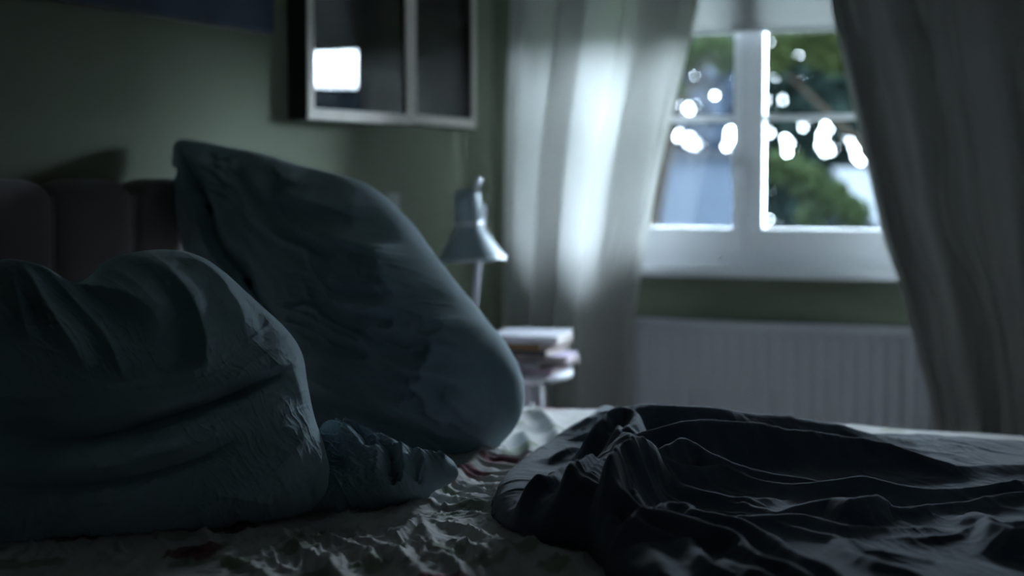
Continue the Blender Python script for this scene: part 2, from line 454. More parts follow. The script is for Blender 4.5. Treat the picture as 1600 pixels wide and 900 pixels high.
# ---- curtains
YC = YW - .20
def curtain(name, left, right, m, nf, amp, label, seed, hem_side=None, lean=0.0, prof=None):
    """left/right: list of (z, x); folds run top to floor"""
    zs = np.linspace(.03, 2.42, 160); us = np.linspace(0, 1, 420)
    lx = np.interp(zs, [a for a, _ in left], [b for _, b in left])
    rx = np.interp(zs, [a for a, _ in right], [b for _, b in right])
    k = np.ones(9) / 9
    lx = np.convolve(np.pad(lx, 4, 'edge'), k, 'valid'); rx = np.convolve(np.pad(rx, 4, 'edge'), k, 'valid')
    U, Zz = np.meshgrid(us, zs)
    ph = U * nf * 2 * math.pi + .7 * vnoise(U * 4 + seed, Zz * .8, seed) + lean * Zz
    X = lx[:, None] + (rx - lx)[:, None] * (U + .25 / nf * .4 * np.sin(ph * 1.0 + .9))
    Yv = amp * (np.sin(ph) + .35 * np.sin(2.1 * ph + 1)) * (.75 + .25 * vnoise(U * 3, Zz * .7, seed + 3)) \
        + .006 * aniso(U * 1.5, Zz, math.pi / 2, .5, .05, seed + 7)
    if prof is not None:
        kx = np.array(prof)
        q = np.interp(np.clip(U + .02 * vnoise(U * 2, Zz * 1.1, seed), 0, 1), kx[:, 0], kx[:, 1])
        g = np.exp(-np.linspace(-2, 2, 15) ** 2); g /= g.sum()
        q = np.stack([np.convolve(np.pad(row, 7, 'edge'), g, 'valid') for row in q])
        X = lx[:, None] + (rx - lx)[:, None] * U
        Yv = q + .003 * aniso(U * 1.5, Zz, math.pi / 2, .5, .06, seed + 7)
    cx = (X.min() + X.max()) / 2
    root = empty(name, (cx, YC, 0.0), label, 'curtain')
    cl = link('curtain_cloth', grid_mesh('curtain_cloth', X - cx, Yv, Zz), m, root)
    s = cl.modifiers.new('s', 'SOLIDIFY'); s.thickness = .0015
    if prof is not None:       # extra cloth strips added behind to dim two bands of the lit curtain
        for nm, ua, ub in (('edge_dim_layer', .74, .965), ('band_dim_layer', .30, .40)):
            ia, ib = int(ua * 419), int(ub * 419)
            pp = link(nm, grid_mesh(nm, (X - cx)[:, ia:ib], Yv[:, ia:ib] + .012, Zz[:, ia:ib]), m, root)
            pp.modifiers.new('s', 'SOLIDIFY').thickness = .0015
    if m is M['curtain_lined']:
        bd = link('curtain_border', grid_mesh('curtain_border', (X - cx)[:, :26] - .022, Yv[:, :26] - .001, Zz[:, :26]), M['border'], root)
        bd.modifiers.new('s', 'SOLIDIFY').thickness = .001
    if hem_side is not None:
        c = 0 if hem_side == 'l' else -1
        bm = bmesh.new()
        sg = 1 if hem_side == 'l' else -1
        e = [(X[i, c] - cx, Yv[i, c], Zz[i, c]) for i in range(0, 160, 3)]
        tube(bm, e, .004, 8); obj('curtain_hem', bm, M['hem'] if m is M['curtain'] else m, root, True)
    bm = bmesh.new()
    box(bm, X[-1].min() - cx, X[-1].max() - cx, -.03, .03, 2.40, 2.44); obj('header_tape', bm, m, root, bevel=.004)
    return root
def zx(px, py): p = on_y(px, py, YC); return (p[2], p[0])
L_r = sorted([zx(975, 800), zx(978, 625), zx(984, 500), zx(1000, 400), zx(1022, 280), zx(1045, 180), zx(1068, 90), zx(1088, 0), (2.45, zx(1110, -80)[1])])
L_l = sorted([zx(782, 800), zx(782, 500), zx(785, 200), zx(795, 0), (2.45, zx(800, 0)[1])])
curtain('curtain', L_l, L_r, M['curtain'], 3.0, .038, 'cream linen curtain glowing with daylight, drawn aside to the left of the window', 3, 'r',
        prof=[(0, .02), (.06, .03), (.30, -.06), (.38, .05), (.66, -.09), (.90, .07), (.955, .06), (1, .02)])
R_l = sorted([zx(1475, 760), zx(1462, 650), zx(1440, 560), zx(1418, 460), zx(1388, 370), zx(1368, 280), zx(1345, 180), zx(1318, 80), zx(1296, 0), (2.45, zx(1280, -80)[1])])
R_r = [(0, -.02), (2.45, .10)]
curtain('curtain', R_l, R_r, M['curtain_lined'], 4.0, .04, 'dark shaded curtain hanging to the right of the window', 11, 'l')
# curtain pole above the frame
pole = empty('curtain_pole', (-1.2, YC, 2.47), 'curtain pole above the window carrying both curtains', 'curtain pole')
bm = bmesh.new(); tube(bm, [(-1.2, 0, 0), (1.6, 0, 0)], .014, 16); obj('rod', bm, M['black'], pole, True)
for x in (-1.15, 1.5):
    bm = bmesh.new(); tube(bm, [(x, 0, 0), (x, .17, 0)], .009); obj('bracket', bm, M['black'], pole, True)

# ================================================================ PICTURES ON THE HEADBOARD WALL
def picture(px0, px1, pybot, label, depth, seed, yaw=0.0, pm='print_dk'):
    a = on_x(px0, pybot, XH + depth); b = on_x(px1, pybot, XH + depth)
    y0, y1, z0 = a[1], b[1], a[2]
    W = (y1 - y0) / math.cos(yaw); H = 0.86
    root = empty('picture_frame', (XH + .004 + W * math.sin(abs(yaw)), y1, z0), label, 'picture', 'framed prints by the window', rz=yaw)
    # local: y from -W to 0, x out of the wall, z up
    bm = bmesh.new()
    for b_ in ((0, depth - .004, -W, -W + .018, 0, H), (0, depth - .004, -.018, 0, 0, H),
               (0, depth - .004, -W + .018, -.018, 0, .018), (0, depth - .004, -W + .018, -.018, H - .018, H)):
        box(bm, *b_)
    obj('frame_box', bm, M['black'], root)
    bm = bmesh.new(); fw = .034
    for b_ in ((depth - .004, depth + .001, -W, -W + fw, 0, H), (depth - .004, depth + .001, -fw, 0, 0, H),
               (depth - .004, depth + .001, -W + fw, -fw, 0, fw), (depth - .004, depth + .001, -W + fw, -fw, H - fw, H)):
        box(bm, *b_)
    obj('frame_moulding', bm, M['frame'], root)
    bm = bmesh.new(); box(bm, .002, .010, -W + .019, -.019, .019, H - .019); mb = obj('mat_board', bm, M['mat'], root)
    bm = bmesh.new(); box(bm, .0102, .0112, -W + .10, -.075, .125, H - .12)
    obj('print', bm, M[pm], root)
    bm = bmesh.new(); box(bm, depth - .014, depth - .011, -W + .019, -.019, .019, H - .019)
    obj('glass', bm, M['pglass'], root)
    return root
picture(481, 626, 186, 'framed dark print whose glass reflects the bright window, left of the pair', .070, 1, math.radians(-3.7))
picture(642, 742, 194, 'framed print hanging nearest to the cream curtain', .058, 2, pm='print_pale')
# big blue canvas
c0 = on_x(428, 51, XH + .03)
cv = empty('canvas_painting', (XH + .001, c0[1], c0[2]), 'large dark blue unframed painting high above the headboard', 'painting')
bm = bmesh.new(); box(bm, .0, .03, -1.35, 0, 0, .7)
obj('painted_canvas', bm, M['canvas'], cv, bevel=.003)
bm = bmesh.new(); 
for b_ in ((.002, .028, -1.356, -1.3501, -.006, .706), (.002, .028, .0001, .006, -.006, .706), (.002, .028, -1.35, 0, -.006, -.0001)): box(bm, *b_)
obj('edge_strip', bm, M['black'], cv)
# light switch plate on the headboard wall
s0 = on_x(612, 322, XH)
sw = empty('light_switch', (XH + .0005, s0[1], s0[2]), 'pale light switch on the green wall between pillow and lamp', 'light switch')
bm = bmesh.new(); box(bm, 0, .008, -.043, .043, -.043, .043); obj('plate', bm, M['plate'], sw, bevel=.003)
bm = bmesh.new(); box(bm, .0085, .013, -.014, .014, -.022, .022); obj('rocker', bm, M['plate'], sw, bevel=.0015)

# ================================================================ BED
BX1 = 0.02                     # foot end (outside the frame)
HBX = XH + 0.11                # front of the headboard
BX0 = HBX + .002
BY0, BY1 = 1.86, 3.99
hb = empty('headboard', (XH + .02, 3.0, 0), 'channel tufted taupe upholstered headboard against the green wall', 'headboard')
seams = [on_x(px, 300, HBX)[1] for px in (90, 215)]
pw = seams[1] - seams[0]
top_z = on_x(140, 279, HBX)[2]
y = seams[0] - pw * 3; k = 0
while y < BY1 + .02:
    # one upholstered channel: rounded profile across y and over the top
    us = np.linspace(0, 1, 28); vs = np.linspace(0, 1, 70)
    U, V = np.meshgrid(us, vs)
    yy = (y + .002) + U * (pw - .004) - 3.0
    e = np.clip(1 - np.abs(2 * U - 1) ** 3.2, 0, 1) ** .5
    # path: bottom front -> up -> over the top -> back
    R = .05
    s = V
    zz = np.where(s < .8, .25 + (top_z - R - .25) * s / .8, 0)
    th = np.clip((s - .8) / .2, 0, 1) * math.pi * .95
    zz = np.where(s < .8, zz, top_z - R + np.sin(th) * R * (.72 + .28 * e))
    xx = np.where(s < .8, HBX - R, HBX - R - (1 - np.cos(th)) * R * .0) + np.where(s < .8, R, np.cos(th) * R) * (.55 + .45 * e) - (XH + .02)
    zz = zz - (1 - e) * .018 * sst(s, .7, .9)
    link('tufted_channel', grid_mesh('tufted_channel', xx, yy, zz), M['head'], hb)
    y += pw; k += 1
yend = y
boxobj('board_back', (0, .075, seams[0] - pw * 3 - 3.0, yend - 3.0, .0, top_z - .04), M['head'], hb)

bed = empty('bed', ((BX0 + BX1) / 2, (BY0 + BY1) / 2, 0), 'wide bed made up beneath the floral sheet, far side towards the radiator', 'bed')
cx, cy = (BX0 + BX1) / 2, (BY0 + BY1) / 2
boxobj('bed_base', (BX0 - cx + .005, BX1 - cx - .02, BY0 - cy + .03, BY1 - cy - .03, .08, .34), M['bedbase'], bed, .015)
boxobj('mattress', (BX0 - cx + .005, BX1 - cx - .02, BY0 - cy + .025, BY1 - cy - .025, .342, BED - .03), M['mattress'], bed, .025)
for sx in (BX0 - cx + .12, BX1 - cx - .16):
    for sy in (BY0 - cy + .14, BY1 - cy - .14):
        bm = bmesh.new(); tube(bm, [(sx, sy, 0), (sx, sy, .08)], .022, 14, .03); obj('leg', bm, M['black'], bed, True)

# ---- fitted floral sheet (wrinkled)
def sheet_height(X, Y):
    h = .0035 * fbm(X * 5, Y * 5, 3, 5)
    wr = aniso(X, Y, 2.2, .16, .035, 21, .14) * .0050 * patch(X, Y, 4, 23) + aniso(X, Y, 1.5, .10, .022, 31, .14) * .0030 * patch(X, Y, 6, 24)
    # strongest wrinkling around the gap between pillows and duvet
    g = on_z(690, 820, BED); d = np.hypot((X - g[0]) / .75, (Y - g[1]) / .75)
    h = h + wr * (.35 + 1.6 * np.exp(-d ** 2))
    for pts, amp, w_ in SHEET_FOLDS:
        q = [on_z(p[0], p[1], BED + amp * .6)[:2] for p in pts]
        q = smooth_poly(q, 5)
        dd, sg, fr, _ = pl_dist(X, Y, q)
        tp = np.clip(np.minimum(fr, 1 - fr) * 5, 0, 1) ** .7
        wv = np.where(sg > 0, w_, w_ * .6)
        h = h + amp * np.exp(-(dd / wv) ** 1.6) * tp
    # fine pleats crossing the long ridge by the pillow
    q = smooth_poly([on_z(px, py, BED)[:2] for px, py in ((700, 800), (735, 765), (770, 735), (800, 700))], 5)
    dd, sg, fr, _ = pl_dist(X, Y, q)
    h = h + .0055 * np.sin(fr * 70 + 3 * fbm(X * 14, Y * 14, 2, 77)) * np.exp(-(dd / .07) ** 2) * np.clip(np.minimum(fr, 1 - fr) * 8, 0, 1)
    return h
SHEET_FOLDS = [
    ([(610, 800), (645, 778), (690, 752), (728, 722), (765, 690), (800, 655)], .022, .030),
    ([(820, 628), (848, 640), (866, 662), (872, 690)], .022, .030),
    ([(812, 664), (828, 690), (822, 715)], .018, .028),
    ([(600, 840), (640, 812), (655, 800), (668, 830), (690, 860)], .014, .018),
    ([(660, 800), (720, 812), (770, 836), (800, 870), (830, 900)], .014, .018),
    ([(540, 830), (600, 850), (650, 880), (680, 905)], .014, .020),
    ([(430, 835), (470, 850), (520, 880), (545, 905)], .015, .020),
    ([(480, 826), (520, 832), (556, 850), (600, 880)], .014, .016),
    ([(690, 830), (740, 850), (790, 890)], .010, .016),
    ([(650, 862), (700, 870), (740, 900)], .010, .016),
    ([(760, 800), (820, 840), (880, 870), (930, 905)], .012, .020),
    ([(330, 860), (380, 870), (430, 900)], .010, .018),
    ([(720, 775), (770, 782), (800, 790)], .010, .012),
    ([(735, 755), (775, 760), (800, 764)], .008, .010),
    ([(560, 815), (590, 805), (640, 800)], .010, .014),
    ([(880, 700), (930, 660), (960, 640)], .008, .03),
]
nx, ny = 620, 560
ex, ey = .05, .05
us = np.linspace(BX0, BX1, nx); vs = BY0 + (BY1 - BY0) * np.linspace(0, 1, ny)
X, Y = np.meshgrid(us, vs)
Zs = BED - .012 + sheet_height(X, Y)
edge = np.minimum(Y - BY0, BY1 - Y)
Zs = Zs - .030 * (1 - sst(edge, 0, .05)) ** 2
# skirts hanging down the near and far sides
def skirt(row_y, sgn):
    ss = np.linspace(0, 1, 26)
    Xk = np.repeat(us[None, :], 26, 0)
    Yk = row_y + sgn * (.010 * np.sin(np.clip(ss * 4, 0, 1) * math.pi / 2)[:, None] + .004 * vnoise(Xk * 12, ss[:, None] * 2, 9) * ss[:, None])
    return Xk, Yk, ss
Xa, Ya, sa = skirt(BY0, -1); za = Zs[0][None, :] * (1 - sa[:, None]) + .30 * sa[:, None]
Xb, Yb, sb = skirt(BY1, 1); zb = Zs[-1][None, :] * (1 - sb[:, None]) + .30 * sb[:, None]
XX = np.concatenate([Xa[::-1][:-1], X, Xb[1:]]); YY = np.concatenate([Ya[::-1][:-1], Y, Yb[1:]]); ZZ = np.concatenate([za[::-1][:-1], Zs, zb[1:]])
sh = link('bed_sheet', grid_mesh('bed_sheet', XX, YY, ZZ), M['sheet'])
tag(sh, 'rumpled pale sheet with scattered dark red flowers stretched over the mattress', 'bed sheet')

# ---- navy duvet: crest lines (px, py, crest height above the bed)
DUV = [
    ([(960, 634, .10), (1000, 626, .13), (1050, 628, .135), (1120, 630, .13), (1200, 642, .11), (1290, 657, .09), (1370, 674, .07), (1440, 686, .05), (1600, 694, .045), (1720, 700, .04)], .10, .13),
    ([(1010, 668, .125), (1060, 656, .14), (1130, 653, .14), (1200, 659, .13), (1300, 673, .11), (1400, 693, .09), (1470, 716, .075), (1520, 725, .065), (1600, 722, .065), (1700, 720, .06)], .055, .03),
    ([(1030, 690, .13), (1062, 680, .135), (1100, 692, .12), (1150, 715, .10), (1210, 733, .08), (1270, 745, .07)], .05, .028),
    ([(1000, 720, .10), (1060, 718, .10), (1130, 730, .085), (1190, 748, .07), (1242, 751, .07), (1325, 741, .08), (1359, 742, .08), (1411, 752, .075), (1462, 762, .065), (1514, 756, .07), (1600, 744, .075), (1700, 740, .07)], .045, .026),
    ([(1160, 780, .06), (1210, 800, .05), (1240, 790, .06), (1300, 776, .07), (1332, 771, .085), (1362, 766, .085), (1382, 777, .07), (1395, 788, .06), (1452, 784, .06), (1548, 773, .06), (1620, 768, .06)], .035, .020),
    ([(1140, 812, .05), (1167, 806, .06), (1205, 799, .07), (1263, 799, .07), (1304, 812, .06), (1359, 819, .05), (1450, 826, .04)], .035, .018),
    ([(1036, 787, .08), (1050, 780, .08), (1077, 779, .08), (1101, 791, .08), (1153, 803, .075), (1205, 826, .07), (1256, 857, .07), (1290, 878, .07), (1330, 905, .06)], .028, .018),
    ([(877, 801, .07), (927, 803, .07), (973, 802, .08), (1004, 787, .09), (1050, 792, .09), (1101, 809, .085), (1143, 819, .08), (1187, 847, .075), (1242, 881, .07), (1280, 910, .06)], .030, .020),
    ([(1074, 838, .06), (1101, 857, .07), (1126, 885, .06)], .030, .018),
    ([(1138, 872, .05), (1165, 880, .07), (1195, 898, .06)], .03, .02),
    ([(1310, 852, .045), (1342, 862, .06), (1387, 878, .06), (1428, 897, .05)], .03, .02),
    ([(1208, 826, .045), (1242, 822, .055), (1290, 838, .05), (1359, 857, .045), (1450, 876, .04)], .025, .015),
    ([(1400, 842, .04), (1470, 835, .05), (1540, 822, .05), (1600, 815, .05)], .03, .02),
    ([(1530, 800, .06), (1560, 806, .085), (1600, 815, .09), (1660, 810, .07)], .035, .03),
    ([(1020, 740, .07), (1080, 752, .075), (1150, 770, .065), (1200, 775, .055)], .04, .025),
    # twisted bunch at the left end
    ([(835, 800, .07), (870, 775, .09), (905, 748, .105), (945, 715, .12), (975, 680, .12)], .085, .080),
    ([(776, 792, .07), (780, 772, .085), (802, 750, .10), (833, 738, .105), (864, 729, .10), (889, 717, .09)], .040, .035),
    ([(822, 818, .08), (826, 788, .11), (846, 750, .13), (880, 721, .135), (927, 703, .13)], .032, .022),
    ([(877, 796, .09), (889, 768, .12), (914, 740, .14), (939, 715, .155), (964, 692, .16), (989, 679, .165), (1006, 676, .16), (1024, 688, .14)], .034, .022),
    ([(922, 696, .08), (933, 661, .12), (952, 638, .14), (973, 629, .145), (998, 637, .14), (990, 662, .13)], .045, .040),
    ([(945, 790, .08), (955, 766, .10), (973, 762, .105), (998, 784, .09)], .035, .025),
    ([(850, 835, .05), (890, 822, .07), (930, 815, .075), (990, 812, .07), (1035, 830, .06)], .030, .022),
    ([(872, 704, .06), (889, 693, .07), (908, 700, .06)], .03, .025),
    ([(970, 660, .12), (990, 700, .12), (985, 740, .10), (1000, 770, .09)], .030, .025),
    ([(950, 850, .04), (965, 870, .05), (975, 900, .05)], .03, .03),
    ([(1010, 850, .05), (1040, 880, .055), (1060, 910, .05)], .03, .03),
]
out_px = [(769, 800), (772, 775), (790, 752), (818, 728), (850, 708), (872, 694), (905, 684), (915, 664), (935, 648)]
out_xy = [tuple(on_z(px, py, BED)[:2]) for px, py in out_px]
far = [(-1.02, 3.50), (-.55, 3.56), (-.02, 3.60), (-.02, 2.0)]
bot_px = [(1250, 1040), (1060, 985), (975, 925), (945, 885), (925, 862), (890, 852), (845, 850), (800, 835), (778, 815)]
bot_xy = [tuple(on_z(px, py, BED)[:2]) for px, py in bot_px]
poly = out_xy + far + bot_xy
polys = smooth_poly(out_xy, 4).tolist() + far[:4] + smooth_poly(bot_xy, 4).tolist()
px_ = [p[0] for p in polys]; py_ = [p[1] for p in polys]
xa = np.linspace(min(px_) - .03, -.01, 620); ya = np.linspace(min(py_) - .03, max(py_) + .03, 560)
X, Y = np.meshgrid(xa, ya)
wx = X + .012 * fbm(X * 9, Y * 9, 3, 91); wy = Y + .012 * fbm(X * 9 + 4, Y * 9 + 8, 3, 95)
vals = [np.full(X.shape, .030) + .012 * fbm(X * 6, Y * 6, 3, 12)]
for pts, wn, wf in DUV:
    q = np.array([[*on_z(p[0], p[1], BED + p[2])[:2], p[2]] for p in pts])
    q = smooth_poly(q, 4)
    dd, sg, fr, hh = pl_dist(wx, wy, q)
    # side towards the camera vs away: use y relative to the crest
    near = sg < 0
    w_ = np.where(near, wn, wf)
    prof = np.exp(-(dd / (w_ * 1.25)) ** 1.5)
    endf = np.where((fr <= 0) | (fr >= 1), 1, 1)
    vals.append(hh * prof * endf)
V = np.stack(vals); K = 75.0
H = np.log(np.exp(V * K).sum(0)) / K - np.log(2) / K * .6
H = H + .0035 * aniso(X, Y, 2.75, .35, .07, 41, .2) * patch(X, Y, 4, 45) + .0016 * aniso(X, Y, 2.3, .10, .02, 43, .2) * patch(X, Y, 7, 46) + .004 * fbm(X * 7, Y * 7, 2, 44)
ins = in_poly(X, Y, polys)
dd, _, _, _ = pl_dist(X, Y, polys + [polys[0]])
dd = np.where(ins, dd, 0)
# round the free edge
m = np.clip(dd / .055, 0, 1); m = np.sqrt(1 - (1 - m) ** 2)
H = (H + .004) * m
Zd = np.maximum(BED - .009 + H, BED - .012 + sheet_height(X, Y) + .004)
Zsh = BED - .012 + sheet_height(X, Y)
sd = np.where(ins, dd, 0)                      # the free edge tucks under smoothly instead of ending on grid steps
Zd = np.where(ins, Zsh + .003 + (Zd - Zsh - .003) * sst(sd, 0, .010), Zsh + .0027)
kp = ins.copy()
for sx_, sy_ in ((1, 0), (-1, 0), (0, 1), (0, -1)): kp |= np.roll(np.roll(ins, sx_, 1), sy_, 0)
dv_me = grid_mesh('duvet', X, Y, Zd, keep=kp)
dvt = link('duvet', dv_me, M['duvet'])
tag(dvt, 'rumpled dark navy duvet bunched and twisted across the right of the bed', 'duvet')
dvt.modifiers.new('s', 'SOLIDIFY').thickness = -.0025

# ================================================================ PUFFY CLOTH BODIES
def puffy(name, outline, center, P0, N, tf, tb, folds=(), steps=(), noise=(), m=None, parent=None, fs=1.6,
          na=720, nr=230, p=2.2, wob=.0, seed=0, lumps=(), back_m=None):
    """A closed stuffed body: outline traced on the plane (P0,N), swelling tf towards the viewer and tb behind."""
    P0 = np.array(P0, float); N = np.array(N, float); N /= np.linalg.norm(N)
    if np.dot(N, CAM - P0) < 0: N = -N
    A = np.cross([0, 0, 1.0], N); A /= np.linalg.norm(A); B = np.cross(N, A)
    def pl(px, py):
        d = ray(px, py); t = np.dot(P0 - CAM, N) / np.dot(d, N)
        q = CAM + d * t - P0; return np.array([q @ A, q @ B])
    c = pl(*center)
    o = smooth_poly([pl(*q) for q in outline], 14, True)
    v = o - c; th = np.unwrap(np.arctan2(v[:, 1], v[:, 0])); r = np.hypot(v[:, 0], v[:, 1])
    if th[-1] < th[0]: th, r = th[::-1], r[::-1]
    base = th[0]
    tg = base + np.linspace(0, 2 * math.pi, na + 1)[:-1]
    th2 = np.concatenate([th, [th[0] + 2 * math.pi]]); r2 = np.concatenate([r, [r[0]]])
    order = np.argsort(th2, kind='stable')
    rg = np.interp(tg, th2[order], r2[order])
    kk = np.ones(5) / 5; rg = np.convolve(np.concatenate([rg[-2:], rg, rg[:2]]), kk, 'valid')
    if wob: rg = rg * (1 + wob * vnoise(np.cos(tg) * 6 + 20, np.sin(tg) * 6 + 20, seed))
    rr = np.sin(np.linspace(0, 1, nr) * math.pi / 2) ** .9
    Rr, Tg = np.meshgrid(rr, tg, indexing='ij')
    a = c[0] + Rr * rg[None, :] * np.cos(Tg); b = c[1] + Rr * rg[None, :] * np.sin(Tg)
    prof = np.clip(1 - Rr ** p, 0, 1) ** .5
    fade = np.clip((1 - Rr) / .10, 0, 1) ** .6
    d = np.zeros_like(a)
    for q, amp, w1, w2 in folds:
        pp = smooth_poly([pl(*z) for z in q], 5)
        dd, sg, fr, _ = pl_dist(a, b, pp)
        tp = np.clip(np.minimum(fr, 1 - fr) * 4 + .02, 0, 1) ** .7
        ww = np.where(sg > 0, w1, w2)
        d += fs * amp * np.exp(-(dd / ww) ** 1.5) * tp
    for q, amp, w_ in steps:          # one side of the line stands amp higher
        pp = smooth_poly([pl(*z) for z in q], 5)
        dd, sg, fr, _ = pl_dist(a, b, pp)
        s = dd * sg
        tp = np.clip(np.minimum(fr, 1 - fr) * 5, 0, 1)
        d += amp * (sst(s, -w_, w_ * .3)) * np.exp(-np.clip(s, 0, 9) / .10) * tp
    for q, amp, rad_ in lumps:
        z = pl(*q); d += amp * np.exp(-((a - z[0]) ** 2 + (b - z[1]) ** 2) / rad_ ** 2)
    for fn in noise: d += fn(a, b, pl)
    front = tf * prof + d * fade
    back = -tb * prof + .25 * d * fade
    def world(hh):
        W_ = P0[None, None] + a[..., None] * A + b[..., None] * B + hh[..., None] * N
        # rests on the sheet and against the headboard
        zf = BED - .006 + sheet_height(W_[..., 0], W_[..., 1])
        W_[..., 2] = np.where(W_[..., 2] < zf, zf - .004 * np.exp(-(W_[..., 2] - zf) ** 2 * 400), W_[..., 2])
        lo = W_[..., 2] < top_z + .03
        W_[..., 0] = np.where(lo, np.maximum(W_[..., 0], HBX + .006), W_[..., 0])
        return W_
    Fp, Bp = world(front), world(back)
    Bp = Bp[::3]
    def ringq(n_r, off, flip):
        i = np.arange(n_r * na).reshape(n_r, na) + off
        j = np.roll(i, -1, 1)
        q = np.stack([i[:-1], i[1:], j[1:], j[:-1]], -1).reshape(-1, 4)
        return q[:, ::-1] if flip else q
    co = np.concatenate([Fp.reshape(-1, 3), Bp.reshape(-1, 3)])
    nb = Bp.shape[0]
    q1 = ringq(nr, 0, False); q2 = ringq(nb, nr * na, True)
    i = (nr - 1) * na + np.arange(na); k = nr * na + (nb - 1) * na + np.arange(na)
    q3 = np.stack([i, k, np.roll(k, -1), np.roll(i, -1)], -1)
    q = np.concatenate([q1, q2, q3])
    org = P0 if parent is None else np.array(parent.matrix_world.translation)
    me = from_arrays(name, co - org, q)
    o_ = link(name, me, m, parent)
    if parent is None: o_.location = org
    def surf(px, py, lift=0.0):
        z = pl(px, py); i_ = np.argmin((a - z[0]) ** 2 + (b - z[1]) ** 2)
        return Fp.reshape(-1, 3)[i_] + N * lift, N
    return o_, surf

def empty_at(name, P, label, cat):
    o = empty(name, tuple(P), label, cat); bpy.context.view_layer.update(); return o

# ---- tall buttoned pillow propped by the headboard
PB0 = np.array([-1.86, 3.30, .62])
pb = empty_at('pillow', PB0, 'large buttoned blue-grey pillow standing upright against the headboard', 'pillow')
outB = [(279, 250), (283, 219), (318, 221), (365, 231), (420, 243), (480, 262), (535, 275), (572, 290), (612, 326), (652, 376), (700, 440), (742, 492), (782, 540),
        (802, 582), (808, 628), (797, 665), (765, 703), (735, 724), (690, 728), (630, 712), (560, 702), (500, 690), (470, 625), (430, 555), (370, 480), (308, 415), (284, 340)]
plk = [(296, 224), (318, 270), (348, 325), (380, 395), (425, 448), (450, 505), (480, 570), (500, 650)]
foldsB = [
    ([(520, 366), (570, 378), (630, 398), (690, 425)], .014, .030, .016),
    ([(470, 300), (520, 318), (575, 335), (610, 352)], .012, .030, .020),
    ([(405, 252), (440, 285), (470, 320)], .010, .022, .018),
    ([(440, 250), (480, 280), (520, 300)], .010, .018, .014),
    ([(590, 478), (640, 484), (700, 492), (760, 520)], .012, .026, .014),
    ([(640, 520), (690, 524), (750, 540), (790, 560)], .012, .022, .014),
    ([(560, 440), (620, 452), (690, 462)], .008, .020, .012),
    ([(660, 566), (700, 580), (745, 588), (790, 600)], .010, .020, .013),
    ([(700, 596), (716, 612), (728, 640), (738, 664)], .014, .016, .010),
    ([(745, 606), (752, 630), (760, 655)], .010, .012, .010),
    ([(520, 590), (600, 615), (680, 650), (740, 670)], .012, .034, .022),
    ([(500, 560), (560, 560), (620, 575)], .008, .03, .02),
    ([(510, 640), (580, 655), (650, 690)], .010, .026, .02),
    ([(360, 300), (400, 340), (420, 400)], .008, .03, .02),
    ([(620, 420), (670, 440), (710, 470)], .007, .016, .012),
    ([(335, 236), (350, 270), (375, 310)], .006, .016, .014),
]
PN = (-.06 - .10, -1.0, .14)
def nzB(a, b, pl):
    k = pl(700, 500)
    g = np.exp(-((a - k[0]) ** 2 + (b - k[1]) ** 2) / .30 ** 2)
    return .009 * fbm(a * 4, b * 4, 3, 7) + .018 * aniso(a, b, -.30, .20, .055, 61, .2) * (.35 + .9 * g) * patch(a, b, 6, 62) \
        + .003 * aniso(a, b, -.7, .07, .018, 63, .3) * patch(a, b, 8, 64) + .012 * aniso(a, b, -.5, .35, .12, 66, .3)
bodyB, surfB = puffy('stuffed_case', outB, (570, 490), PB0, PN, .150, .21, foldsB,
                     steps=[(plk, -.055, .010)], noise=[nzB], m=M['pillow'], parent=pb, fs=3.4, wob=.006, seed=5)
# placket edge and buttons
bm = bmesh.new()
e = [surfB(px, py, .001)[0] - PB0 for px, py in smooth_poly(plk, 6)[2:-8]]
tube(bm, [tuple(v) for v in e], .0028, 8); obj('placket_seam', bm, M['pillow_dk'], pb, True)
for px, py in ((352, 332), (425, 448)):
    q, nn = surfB(px, py, .006)
    rot = Vector(nn).to_track_quat('Z', 'Y').to_matrix().to_4x4()
    mt = Matrix.Translation(Vector(q - PB0)) @ rot
    bm = bmesh.new(); lathe(bm, [(.0001, .004), (.008, .004), (.011, .006), (.0135, .004), (.0135, -.003), (.0001, -.004)], mt, 24)
    obj('button', bm, M['button'], pb, True)

